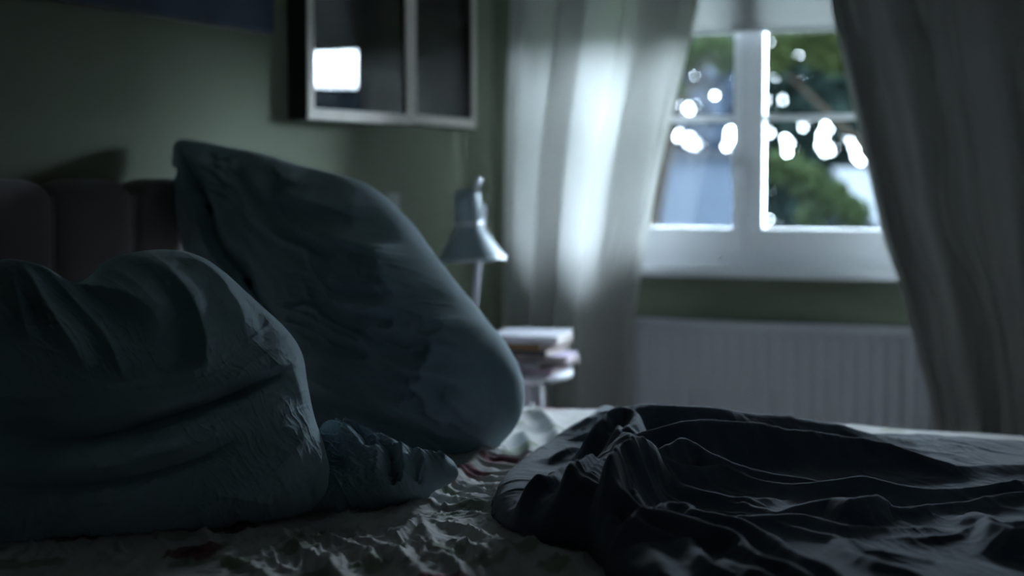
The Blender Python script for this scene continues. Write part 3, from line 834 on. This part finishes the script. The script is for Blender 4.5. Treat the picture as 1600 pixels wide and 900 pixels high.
# ---- slumped pillow in the left foreground
PA0 = at(250, 820, 2.86)
pa = empty_at('pillow', PA0, 'slumped blue-grey pillow in the left foreground with creased sides', 'pillow')
outA = [(-150, 560), (-110, 470), (-50, 424), (0, 408), (24, 411), (62, 430), (105, 447), (135, 436), (165, 411), (205, 397), (260, 392), (305, 402), (345, 426),
        (395, 470), (440, 512), (468, 552), (480, 610), (492, 660), (505, 700), (512, 745), (495, 790), (430, 822), (330, 850), (200, 866), (60, 872), (-80, 868), (-160, 780)]
foldsA = [
    ([(8, 412), (60, 440), (110, 462), (165, 480), (215, 510), (245, 540)], .036, .026, .020),
    ([(20, 420), (50, 470), (90, 540), (130, 600)], .028, .020, .014),
    ([(40, 424), (95, 480), (150, 545), (180, 610)], .022, .018, .012),
    ([(12, 430), (28, 490), (45, 560)], .018, .014, .012),
    ([(30, 440), (62, 500), (80, 560)], .010, .010, .008),
    ([(60, 440), (120, 490), (165, 540), (190, 580)], .010, .010, .010),
    ([(205, 410), (250, 450), (285, 500), (300, 560), (290, 600), (235, 620)], .026, .030, .022),
    ([(265, 400), (320, 440), (355, 490), (370, 550)], .016, .030, .022),
    ([(160, 430), (200, 470), (240, 520)], .014, .022, .018),
    ([(0, 640), (80, 640), (150, 628), (220, 612), (290, 600)], .016, .026, .018),
    ([(0, 672), (90, 676), (170, 668), (250, 650), (330, 620), (420, 588), (470, 580)], .020, .028, .012),
    ([(0, 752), (100, 748), (200, 735), (280, 712), (340, 690)], .016, .032, .013),
    ([(400, 592), (440, 600), (460, 640)], .010, .02, .016),
    ([(470, 650), (450, 700), (400, 750)], .007, .018, .014),
    ([(490, 690), (478, 735), (450, 770), (410, 790)], .014, .018, .014),
    ([(300, 780), (380, 790), (450, 800)], .008, .02, .014),
]
valA = [
    ([(0, 694), (90, 697), (160, 690), (240, 668), (320, 640), (400, 606), (440, 592)], -.034, .014, .010),
    ([(0, 770), (110, 766), (200, 752), (280, 730), (350, 700)], -.026, .014, .010),
    ([(235, 470), (265, 520), (270, 570), (240, 600)], -.012, .02, .02),
    ([(345, 450), (385, 500), (400, 560)], -.010, .03, .03),
    ([(455, 760), (480, 790), (440, 810)], -.012, .012, .012),
]
PNA = ray(260, 640) * -1; PNA = PNA / np.linalg.norm(PNA) + np.array([.12, 0, .12])
def nzA(a, b, pl):
    k = pl(380, 690); g = np.exp(-(((a - k[0]) / .12) ** 2 + ((b - k[1]) / .14) ** 2))
    k2 = pl(80, 480); g2 = np.exp(-(((a - k2[0]) / .13) ** 2 + ((b - k2[1]) / .12) ** 2))
    # wrinkles fan around the ear
    ang = aniso(a, b, -.95, .20, .022, 81, .14)
    return .010 * fbm(a * 4.5, b * 4.5, 3, 17) + .0036 * aniso(a, b, -.95, .05, .013, 71, .25) * g + .0060 * ang * g2 \
        + .005 * aniso(a, b, .25, .28, .08, 72, .3) + .0016 * aniso(a, b, -1.0, .05, .014, 73, .3) * patch(a, b, 7, 74)
bodyA, surfA = puffy('stuffed_case', outA, (220, 660), PA0, PNA, .20, .16, foldsA + valA,
                     noise=[nzA], m=M['pillow'], parent=pa, wob=.004, seed=8, lumps=[((250, 470), .02, .12), ((380, 700), .02, .12)], nr=280, na=900)
# crumpled open end of its pillowcase
outC = [(430, 815), (455, 765), (485, 705), (515, 674), (548, 668), (590, 684), (630, 704), (668, 716), (700, 718), (716, 736), (708, 752), (680, 766), (660, 782),
        (632, 792), (600, 803), (560, 812), (500, 828), (455, 832)]
PC0 = at(580, 790, 2.98)
foldsC = [
    ([(500, 690), (530, 700), (565, 722), (590, 755), (596, 778)], .030, .016, .014),
    ([(540, 700), (552, 730), (560, 760), (590, 776)], .016, .012, .009),
    ([(632, 714), (640, 740), (640, 770), (630, 788)], .028, .012, .009),
    ([(596, 728), (604, 750), (600, 782)], .018, .012, .010),
    ([(655, 722), (672, 745), (668, 765)], .020, .012, .010),
    ([(688, 722), (700, 736), (704, 748)], .018, .010, .008),
    ([(500, 768), (540, 782), (590, 790), (628, 788)], .014, .016, .012),
    ([(465, 800), (520, 800), (580, 796)], .012, .02, .016),
    ([(470, 745), (495, 730), (508, 700)], .018, .014, .012),
    ([(585, 775), (612, 785), (628, 780), (622, 770)], .014, .008, .007),
    ([(560, 700), (600, 712), (630, 716)], .012, .012, .010),
]
valC = [([(540, 690), (572, 702), (584, 726), (588, 745)], -.030, .012, .010), ([(615, 725), (618, 750), (614, 775)], -.022, .010, .009),
        ([(462, 790), (476, 800), (490, 790)], -.02, .012, .012), ([(655, 745), (652, 770)], -.02, .010, .010)]
NC = np.array([.30, -1.0, .85])
def nzC(a, b, pl):
    return .012 * fbm(a * 10, b * 10, 3, 27) + .008 * aniso(a, b, -.5, .07, .018, 82, .14) + .0028 * aniso(a, b, .6, .05, .011, 83, .14)
bodyC, surfC = puffy('pillowcase_end', outC, (565, 755), PC0, NC, .075, .03, foldsC + valC, noise=[nzC], m=M['pillow'], parent=pa, fs=1.35, wob=.012, seed=3, na=600, nr=170)
bm = bmesh.new()
e = [surfC(px, py, .002)[0] - PA0 for px, py in smooth_poly([(545, 676), (566, 690), (578, 712), (586, 738)], 6)]
tube(bm, [tuple(v) for v in e], .006, 8); obj('hem_band', bm, M['pillow_dk'], pa, True)

# ================================================================ BEDSIDE STOOL, BOOKS, LAMP
NX, NY = -1.99, 4.62
st_top = .60
st = empty('bedside_stool', (NX, NY, 0), 'white painted bedside stool beyond the bed, under the stack of books', 'stool')
bm = bmesh.new(); lathe(bm, [(.0001, st_top), (.21, st_top), (.22, st_top - .006), (.22, st_top - .022), (.21, st_top - .028), (.0001, st_top - .028)], n=48)
obj('seat', bm, M['wood_white'], st, True)
for k in range(4):
    a = math.radians(45 + 90 * k + 12); c, s = math.cos(a), math.sin(a)
    bm = bmesh.new(); tube(bm, [(.13 * c, .13 * s, st_top - .028), (.185 * c, .185 * s, 0)], .017, 12, .013); obj('leg', bm, M['wood_white'], st, True)
bm = bmesh.new()
for k in range(4):
    a, b = math.radians(57 + 90 * k), math.radians(147 + 90 * k)
    tube(bm, [(.163 * math.cos(a), .163 * math.sin(a), .2), (.163 * math.cos(b), .163 * math.sin(b), .2)], .009)
obj('stretcher', bm, M['wood_white'], st, True)

def book(z, w_, d_, h, rot, key, label, dx=0.0, dy=0.0, hard=True):
    root = empty('book', (NX + .10 + dx, NY + dy, z), label, 'book', 'books stacked on the bedside stool', rz=rot)
    c = .0022
    bm = bmesh.new()
    for zz in ((0, c), (h - c, h)): box(bm, -w_ / 2, w_ / 2, -d_ / 2, d_ / 2, *zz)
    box(bm, -w_ / 2, -w_ / 2 + c, -d_ / 2, d_ / 2, c, h - c)
    obj('cover', bm, M['book_' + key], root, bevel=.0008)
    bm = bmesh.new(); box(bm, -w_ / 2 + c, w_ / 2 - .004, -d_ / 2 + .004, d_ / 2 - .004, c, h - c)
    obj('pages', bm, M['paper'], root)
    return root
z = st_top + .0005
for (w_, d_, h, rot, key, label, dx, dy) in (
        (.20, .25, .016, .10, 'mauve', 'thin mauve book, lowest of the stack on the stool', -.005, 0),
        (.19, .25, .020, -.20, 'grey', 'dark grey book second from the bottom of the stack', .0, .01),
        (.23, .15, .018, .12, 'lilac', 'pale lilac book whose end sticks out to the right of the stack', .020, -.01),
        (.19, .24, .020, .05, 'black', 'black book in the middle of the stack on the stool', -.01, 0),
        (.19, .26, .020, -.05, 'brown', 'brown covered book just under the pale top one', -.012, .0),
        (.22, .27, .022, .18, 'cream', 'large pale book on top of the stack by the pillow', -.005, .0)):
    if key == 'lilac': book(z, w_, d_, h, rot, key, label, dx, dy)
    else: book(z, d_, w_, h, rot + math.pi / 2, key, label, dx, dy)     # spine towards the bed
    z += h + .0006

LX, LY = -2.112, 4.66
lp = empty('reading_lamp', (LX - .025, LY + .03, st_top), 'blue-grey enamel reading lamp with conical shade on the stool behind the pillow', 'lamp')
ox, oy, oz = LX - .025, LY + .03, st_top
bm = bmesh.new(); lathe(bm, [(.0001, .0005), (.065, .0005), (.068, .004), (.066, .012), (.05, .018), (.014, .022), (.012, .034), (.0001, .036)], n=40)
obj('base', bm, M['lamp'], lp, True)
top = (LX + .015 - ox, LY + .045 - oy, 1.115 - oz)
bm = bmesh.new(); tube(bm, [(0, 0, .03), top], .010, 14); obj('stem', bm, M['wood_white'], lp, True)
tilt = Matrix.Translation((LX - ox, LY - .02 - oy, .94 - oz)) @ Matrix.Rotation(math.radians(-4), 4, 'Y')
bm = bmesh.new()
prof = [(.114, 0), (.113, .004), (.040, .112), (.038, .118), (.0445, .124), (.0445, .200), (.041, .216), (.030, .226), (.0001, .230)]
lathe(bm, prof, tilt, 56)
shd = obj('lamp_shade', bm, M['lamp'], lp, True)
md = shd.modifiers.new('s', 'SOLIDIFY'); md.thickness = .0015; md.offset = -1
for z0 in (.14, .155, .17, .185):
    pass
bm = bmesh.new(); lathe(bm, [(.1145, -.002), (.1165, .0), (.1165, .004), (.1135, .006), (.1125, .002), (.1145, -.002)], tilt, 56)
obj('rim', bm, M['chrome'], lp, True)
bm = bmesh.new(); lathe(bm, [(.0395, .110), (.046, .114), (.046, .122), (.043, .124)], tilt, 40); obj('collar', bm, M['chrome'], lp, True)
bm = bmesh.new()
k0 = tilt @ Vector((.032, -.005, .215)); k1 = tilt @ Vector((.052, -.012, .262))
tube(bm, [k0, k1], .009, 12); 
obj('knob', bm, M['chrome'], lp, True)
bm = bmesh.new(); lathe(bm, [(.0001, .03), (.024, .036), (.031, .058), (.026, .085), (.015, .105), (.015, .125)], tilt, 24); obj('bulb', bm, M['bulb'], lp, True)
bm = bmesh.new(); tube(bm, [tuple(tilt @ Vector((0, .04, .165))), top], .008, 12); obj('swivel_joint', bm, M['chrome'], lp, True)

# ================================================================ OUTDOORS
M['lawn'] = mat('lawn', (0.012, 0.02, 0.006), .95, var=.3, spec=0)
M['render_blue'] = mat('blue grey render', (0.0105, 0.0135, 0.0185), .9, var=.08, spec=0)
M['dark_render'] = mat('dark slate cladding', (0.008,0.01,0.013), .9, var=.1, spec=0)
M['slate'] = mat('slate roof', (0.008, 0.009, 0.011), .9, spec=0)
M['pale_roof'] = mat('pale roof sheet', (0.017, 0.019, 0.021), .6, spec=0)
M['bark'] = mat('bark', (0.006, 0.005, 0.004), .9, spec=0)
M['leaf_dark'] = mat('dark leaves', (0.003, 0.005, 0.0045), .7, spec=0)
M['leaf_blue'] = mat('blue grey needles', (0.009, 0.012, 0.017), .8, spec=0)
M['leaf_mid'] = mat('green leaves', (0.0050, 0.0075, 0.0035), .6, transl=.3, spec=0)
M['leaf_light'] = mat('yellow green leaves', (0.0062, 0.0088, 0.0034), .6, transl=.4, spec=0)
tag(boxobj('ground', (-30, 30, YO, 60, -1.1, -.9), M['lawn']), kind='structure')

def leaves(name, pts, size, m, parent, seed, org):
    rs = np.random.RandomState(seed); n_ = len(pts)
    pts = np.asarray(pts) - np.asarray(org)
    u = rs.normal(size=(n_, 3)); u /= np.linalg.norm(u, axis=1)[:, None]
    v = np.cross(u, rs.normal(size=(n_, 3))); v /= np.linalg.norm(v, axis=1)[:, None]
    wv = np.cross(u, v)
    s = (size * rs.uniform(.6, 1.25, n_))[:, None]
    # a leaf: two folded halves, six points
    k = [pts - u * s, pts - u * s * .3 + v * s * .42 + wv * s * .12, pts + u * s * .4 + v * s * .34 + wv * s * .1, pts + u * s,
         pts + u * s * .4 - v * s * .34 + wv * s * .1, pts - u * s * .3 - v * s * .42 + wv * s * .12]
    co = np.stack(k, 1).reshape(-1, 3); b_ = np.arange(n_)[:, None] * 6
    q = np.concatenate([b_ + np.array([[0, 1, 2, 3]]), b_ + np.array([[0, 3, 4, 5]])])
    return link(name, from_arrays(name, co, q), m, parent)

def tree(name, label, crown, trunk, m, n_, size, seed, gaps=(), gy=None):
    """crown: list of (cx, cy, cz, rx, ry, rz); gaps: (x, z, r) openings through which the sky shows"""
    rs = np.random.RandomState(seed)
    P = []
    wts = np.array([c[3] * c[5] for c in crown]); wts = wts / wts.sum()
    for c, wt in zip(crown, wts):
        k = int(n_ * wt); d = rs.normal(size=(k, 3)); d /= np.linalg.norm(d, axis=1)[:, None]
        r = rs.uniform(.15, 1, (k, 1)) ** .45
        P.append(np.array(c[:3]) + d * r * np.array(c[3:]))
    P = np.concatenate(P)
    for gx, gz, gr in gaps:
        # a gap is a tunnel seen from the house side
        o = CAM; t = (P[:, 1] - o[1]) / (gy - o[1])
        dx = (P[:, 0] - o[0]) / t + o[0] - gx; dz = (P[:, 2] - o[2]) / t + o[2] - gz
        P = P[np.hypot(dx, dz) > gr + size * .55]
    org = (trunk[0], trunk[1], -.9)
    root = empty(name, org, label, 'tree')
    leaves('foliage', P, size, m, root, seed + 1, org)
    bm = bmesh.new(); tube(bm, [(0, 0, 0), (.05, .0, trunk[2] * .5 + .5), (0, .05, trunk[2] + .9)], trunk[3], 12, trunk[3] * .5); obj('trunk', bm, M['bark'], root, True)
    for i in range(4):
        a = rs.uniform(0, 6.28); c = crown[rs.randint(len(crown))]
        bm = bmesh.new(); tube(bm, [(0, 0, trunk[2] * .6 + .5), ((c[0] - org[0]) * .4, (c[1] - org[1]) * .4, (c[2] + .9) * .8), (c[0] - org[0], c[1] - org[1], c[2] + .9)], trunk[3] * .45, 8, .01)
        obj('branch', bm, M['bark'], root, True)
    return root

# neighbouring house with a blue-grey wall seen through the left casement, turned a little towards the garden
Y1 = 15.0
b = on_y(1172, 300, Y1)
hz = on_y(1100, 246, Y1)[2]
hs = empty('house', (b[0], Y1, -.9), 'blue-grey rendered house outside the left window pane', 'house', rz=.24)
hw = 3.2
boxobj('house_wall', (-hw, 0, 0, 4, 0, hz + .9), M['render_blue'], hs)
bm = bmesh.new()
box(bm, -hw - .1, .06, -.08, 4.1, hz + .9, hz + .96)
obj('roof', bm, M['slate'], hs)

# low outbuilding with a pale roof on the right
Y2 = 18.0
p = [on_y(1300, 262, Y2), on_y(1440, 262, Y2), on_y(1460, 372, Y2 - 2.2), on_y(1378, 358, Y2 - 2.2)]
ob = empty('outbuilding', (p[1][0], Y2, -.9), 'low outbuilding with a pale sloping roof seen at the lower right of the window', 'shed')
bm = bmesh.new()
q = [Vector(v) - Vector((p[1][0], Y2, -.9)) for v in p]
q[3].x = q[3].x; 
up_, lo_ = [bm.verts.new(v) for v in q], [bm.verts.new(v - Vector((0, 0, .06))) for v in q]
bm.faces.new(up_); bm.faces.new(lo_[::-1])
for i in range(4): bm.faces.new((up_[i], up_[(i + 1) % 4], lo_[(i + 1) % 4], lo_[i]))
obj('roof', bm, M['pale_roof'], ob)
bm = bmesh.new()
lo2 = [bm.verts.new(v - Vector((0, 0, .061))) for v in q]; gr = [bm.verts.new((v.x, v.y, 0)) for v in q]
bm.faces.new(lo2); bm.faces.new(gr[::-1])
for i in range(4): bm.faces.new((lo2[i], lo2[(i + 1) % 4], gr[(i + 1) % 4], gr[i]))
obj('shed_wall', bm, M['dark_render'], ob)

# tall dark hedge across the end of the garden, openings let the bright sky through
YH = 21.0
gap_px = [(1070, 166, 6), (1062, 218, 5), (1078, 222, 7), (1086, 228, 4), (1056, 240, 3), (1143, 216, 5), (1147, 226, 5), (1138, 205, 3), 
          (1210, 200, 4), (1232, 222, 8), (1226, 234, 7), (1240, 244, 3), (1288, 196, 7), (1288, 212, 8), (1280, 228, 7), (1296, 236, 5),
          (1338, 218, 6), (1342, 228, 4), (1338, 248, 3), (1246, 84, 2), (1291, 110, 2), (1224, 154, 3), (1205, 140, 1),
          (1252, 196, 3), (1205, 215, 2)]
def hedge(name, label, x0, x1, ztop, Yc, gaps, m, seed, org_x, size=.16, step=.085, zlo=-.9):
    rs = np.random.RandomState(seed)
    gx, gz = np.meshgrid(np.arange(x0, x1, step), np.arange(zlo, ztop, step))
    P = np.stack([gx.ravel(), np.full(gx.size, Yc), gz.ravel()], 1)
    P = np.concatenate([P, P + [step / 2, .12, step / 2], P + [0, -.12, step / 2]])
    P = P + rs.normal(size=P.shape) * [step * .35, .10, step * .35]
    top_ = ztop - .35 + .35 * vnoise(P[:, 0] * 1.2, P[:, 0] * 0, seed)
    P = P[P[:, 2] < top_]
    for px, py, r in gaps:
        g = on_y(px, py, Yc); R = r * (Yc - CAM[1]) / F_PX * .8
        t = (P[:, 1] - CAM[1]) / (Yc - CAM[1])
        dx = (P[:, 0] - CAM[0]) / t + CAM[0] - g[0]; dz = (P[:, 2] - CAM[2]) / t + CAM[2] - g[2]
        P = P[np.hypot(dx, dz) > R * .65 + size * .30]
    org = (org_x, Yc, -.9)
    root = empty(name, org, label, 'hedge')
    leaves('foliage', P, size, m, root, seed + 1, org)
    for k in range(5):
        xx = x0 + (k + .5) * (x1 - x0) / 5 - org_x
        bm = bmesh.new(); tube(bm, [(xx, 0, 0), (xx + .1, 0, 1.2), (xx, 0, 1.6)], .05, 8, .02); obj('stem', bm, M['bark'], root, True)
    return root
hl = on_y(960, 300, YH)[0]; hm = on_y(1178, 300, YH)[0]; hr = on_y(1470, 300, YH)[0]
hedge('hedge', 'tall blue-grey conifer hedge beyond the house, outside the left casement', hl - .3, hm, on_y(1200, -60, YH)[2], YH, gap_px, M['leaf_blue'], 5, (hl + hm) / 2)
YH = 22.2
hm = on_y(1178, 300, YH)[0]; hr = on_y(1470, 300, YH)[0]
hedge('hedge', 'tall dark evergreen hedge outside the right casement, sky sparkling through it', hm + .02, hr + .2, on_y(1200, -60, YH)[2], YH, gap_px, M['leaf_dark'], 6, (hm + hr) / 2)

# unseen light blockers added: hedge block behind the right curtain, wall further round
YH = 20.2
rr0 = hr + .2
tb = empty('hedge', (rr0 + 4.0, YH, -.9), 'unseen dark hedge block added behind the right curtain to hold back low sky light', 'hedge')
rs_ = np.random.RandomState(77)
Pq = np.stack([rs_.uniform(rr0, rr0 + 9.0, 9000), YH + rs_.normal(size=9000) * .12, rs_.uniform(-.9, 3.6, 9000)], 1)
leaves('foliage', Pq, .22, M['leaf_dark'], tb, 78, (rr0 + 4.0, YH, -.9))
boxobj('sky_block_slab', (-4.0, 4.9, -.05, .05, 0, 4.3), M['bark'], tb)  # solid slab added to shut out low sky light
gw = empty('sky_trim_wall', (12.0, 12.5, -.9), 'unseen dark wall added beside the garden to trim the reflected sky', 'garden wall', rz=-.9)
boxobj('wall_run', (-9, 5, 0, .22, 0, 3.31), M['dark_render'], gw)  # height set to trim the sky reflected in the framed glass
boxobj('coping', (-9.02, 5.02, -.04, .26, 3.311, 3.36), M['slate'], gw)

YT = 12.5
def blob(px, py, rpx, Yc, ky=1.0, kd=1.0):
    c = on_y(px, py, Yc); R = rpx * (Yc) / F_PX
    return (c[0], c[1], c[2], R, R * kd, R * ky)
gp = []
for px, py, r in gap_px:
    g = on_y(px, py, YT); gp.append((g[0], g[2], r * YT / F_PX))
t1 = on_y(1420, 300, YT)
tree('tree', 'bright green leafy tree at the top right of the window',
     [blob(1300, 70, 50, YT), blob(1240, 60, 40, YT), blob(1340, 60, 60, YT), blob(1215, 100, 22, YT), blob(1370, 140, 40, YT)], (t1[0], YT, 1.9, .09), M['leaf_light'], 1700, .045, 31, gp, YT)
t2 = on_y(1260, 480, YT - 1)
YS = YT - 1.5
gs = [(on_y(px, py, YS)[0], on_y(px, py, YS)[2], r * YS / F_PX) for px, py, r in gap_px]
tree('shrub_tree', 'yellow-green shrub leaning across the lower right window pane',
     [blob(1225, 262, 30, YS), blob(1262, 282, 30, YS), blob(1300, 305, 28, YS), blob(1330, 335, 30, YS), blob(1270, 340, 26, YS)], (t2[0], YS, .4, .05), M['leaf_mid'], 1500, .040, 47, gs, YS)
t3 = on_y(1015, 480, YT)
tree('tree', 'dark leafed tree top showing in the upper left window pane',
     [blob(1110, 75, 32, YT), blob(1135, 85, 30, YT), blob(1075, 90, 24, YT), blob(1060, 140, 18, YT)], (t3[0], YT, 1.6, .08), M['leaf_mid'], 700, .04, 53, gp, YT)

al = bpy.data.lights.new('side_portal', 'AREA'); al.shape = 'RECTANGLE'; al.size = SZ1 - SZ0; al.size_y = SY1 - SY0  # portal for the added fill opening in the right wall
al.cycles.is_portal = True
ao = bpy.data.objects.new('side_portal', al); COL.objects.link(ao)
ao.location = (XR + .29, (SY0 + SY1) / 2, (SZ0 + SZ1) / 2); ao.rotation_euler = (0, math.radians(90), 0)
# window daylight portal (helps the sky light sample through the opening)
al = bpy.data.lights.new('window_portal', 'AREA'); al.shape = 'RECTANGLE'; al.size = WX1 - WX0; al.size_y = WZ1 - WZ0
al.cycles.is_portal = True
ao = bpy.data.objects.new('window_portal', al); COL.objects.link(ao)
ao.location = ((WX0 + WX1) / 2, YW + .29, (WZ0 + WZ1) / 2); ao.rotation_euler = (math.radians(-90), 0, 0)

# nest the small pieces under the part they belong to
for child, par in (('rim', 'lamp_shade'), ('collar', 'lamp_shade'), ('knob', 'lamp_shade'), ('bulb', 'lamp_shade'), ('print', 'mat_board'), ('rocker', 'plate'),
                   ('hem_band', 'pillowcase_end'), ('placket_seam', 'stuffed_case'), ('button', 'stuffed_case'), ('curtain_hem', 'curtain_cloth'), ('curtain_border', 'curtain_cloth')):
    for o in [o for o in COL.objects if o.name.split('.')[0] == child and o.parent and o.parent.parent is None]:
        for p_ in o.parent.children:
            if p_.name.split('.')[0] == par:
                o.parent = p_; break
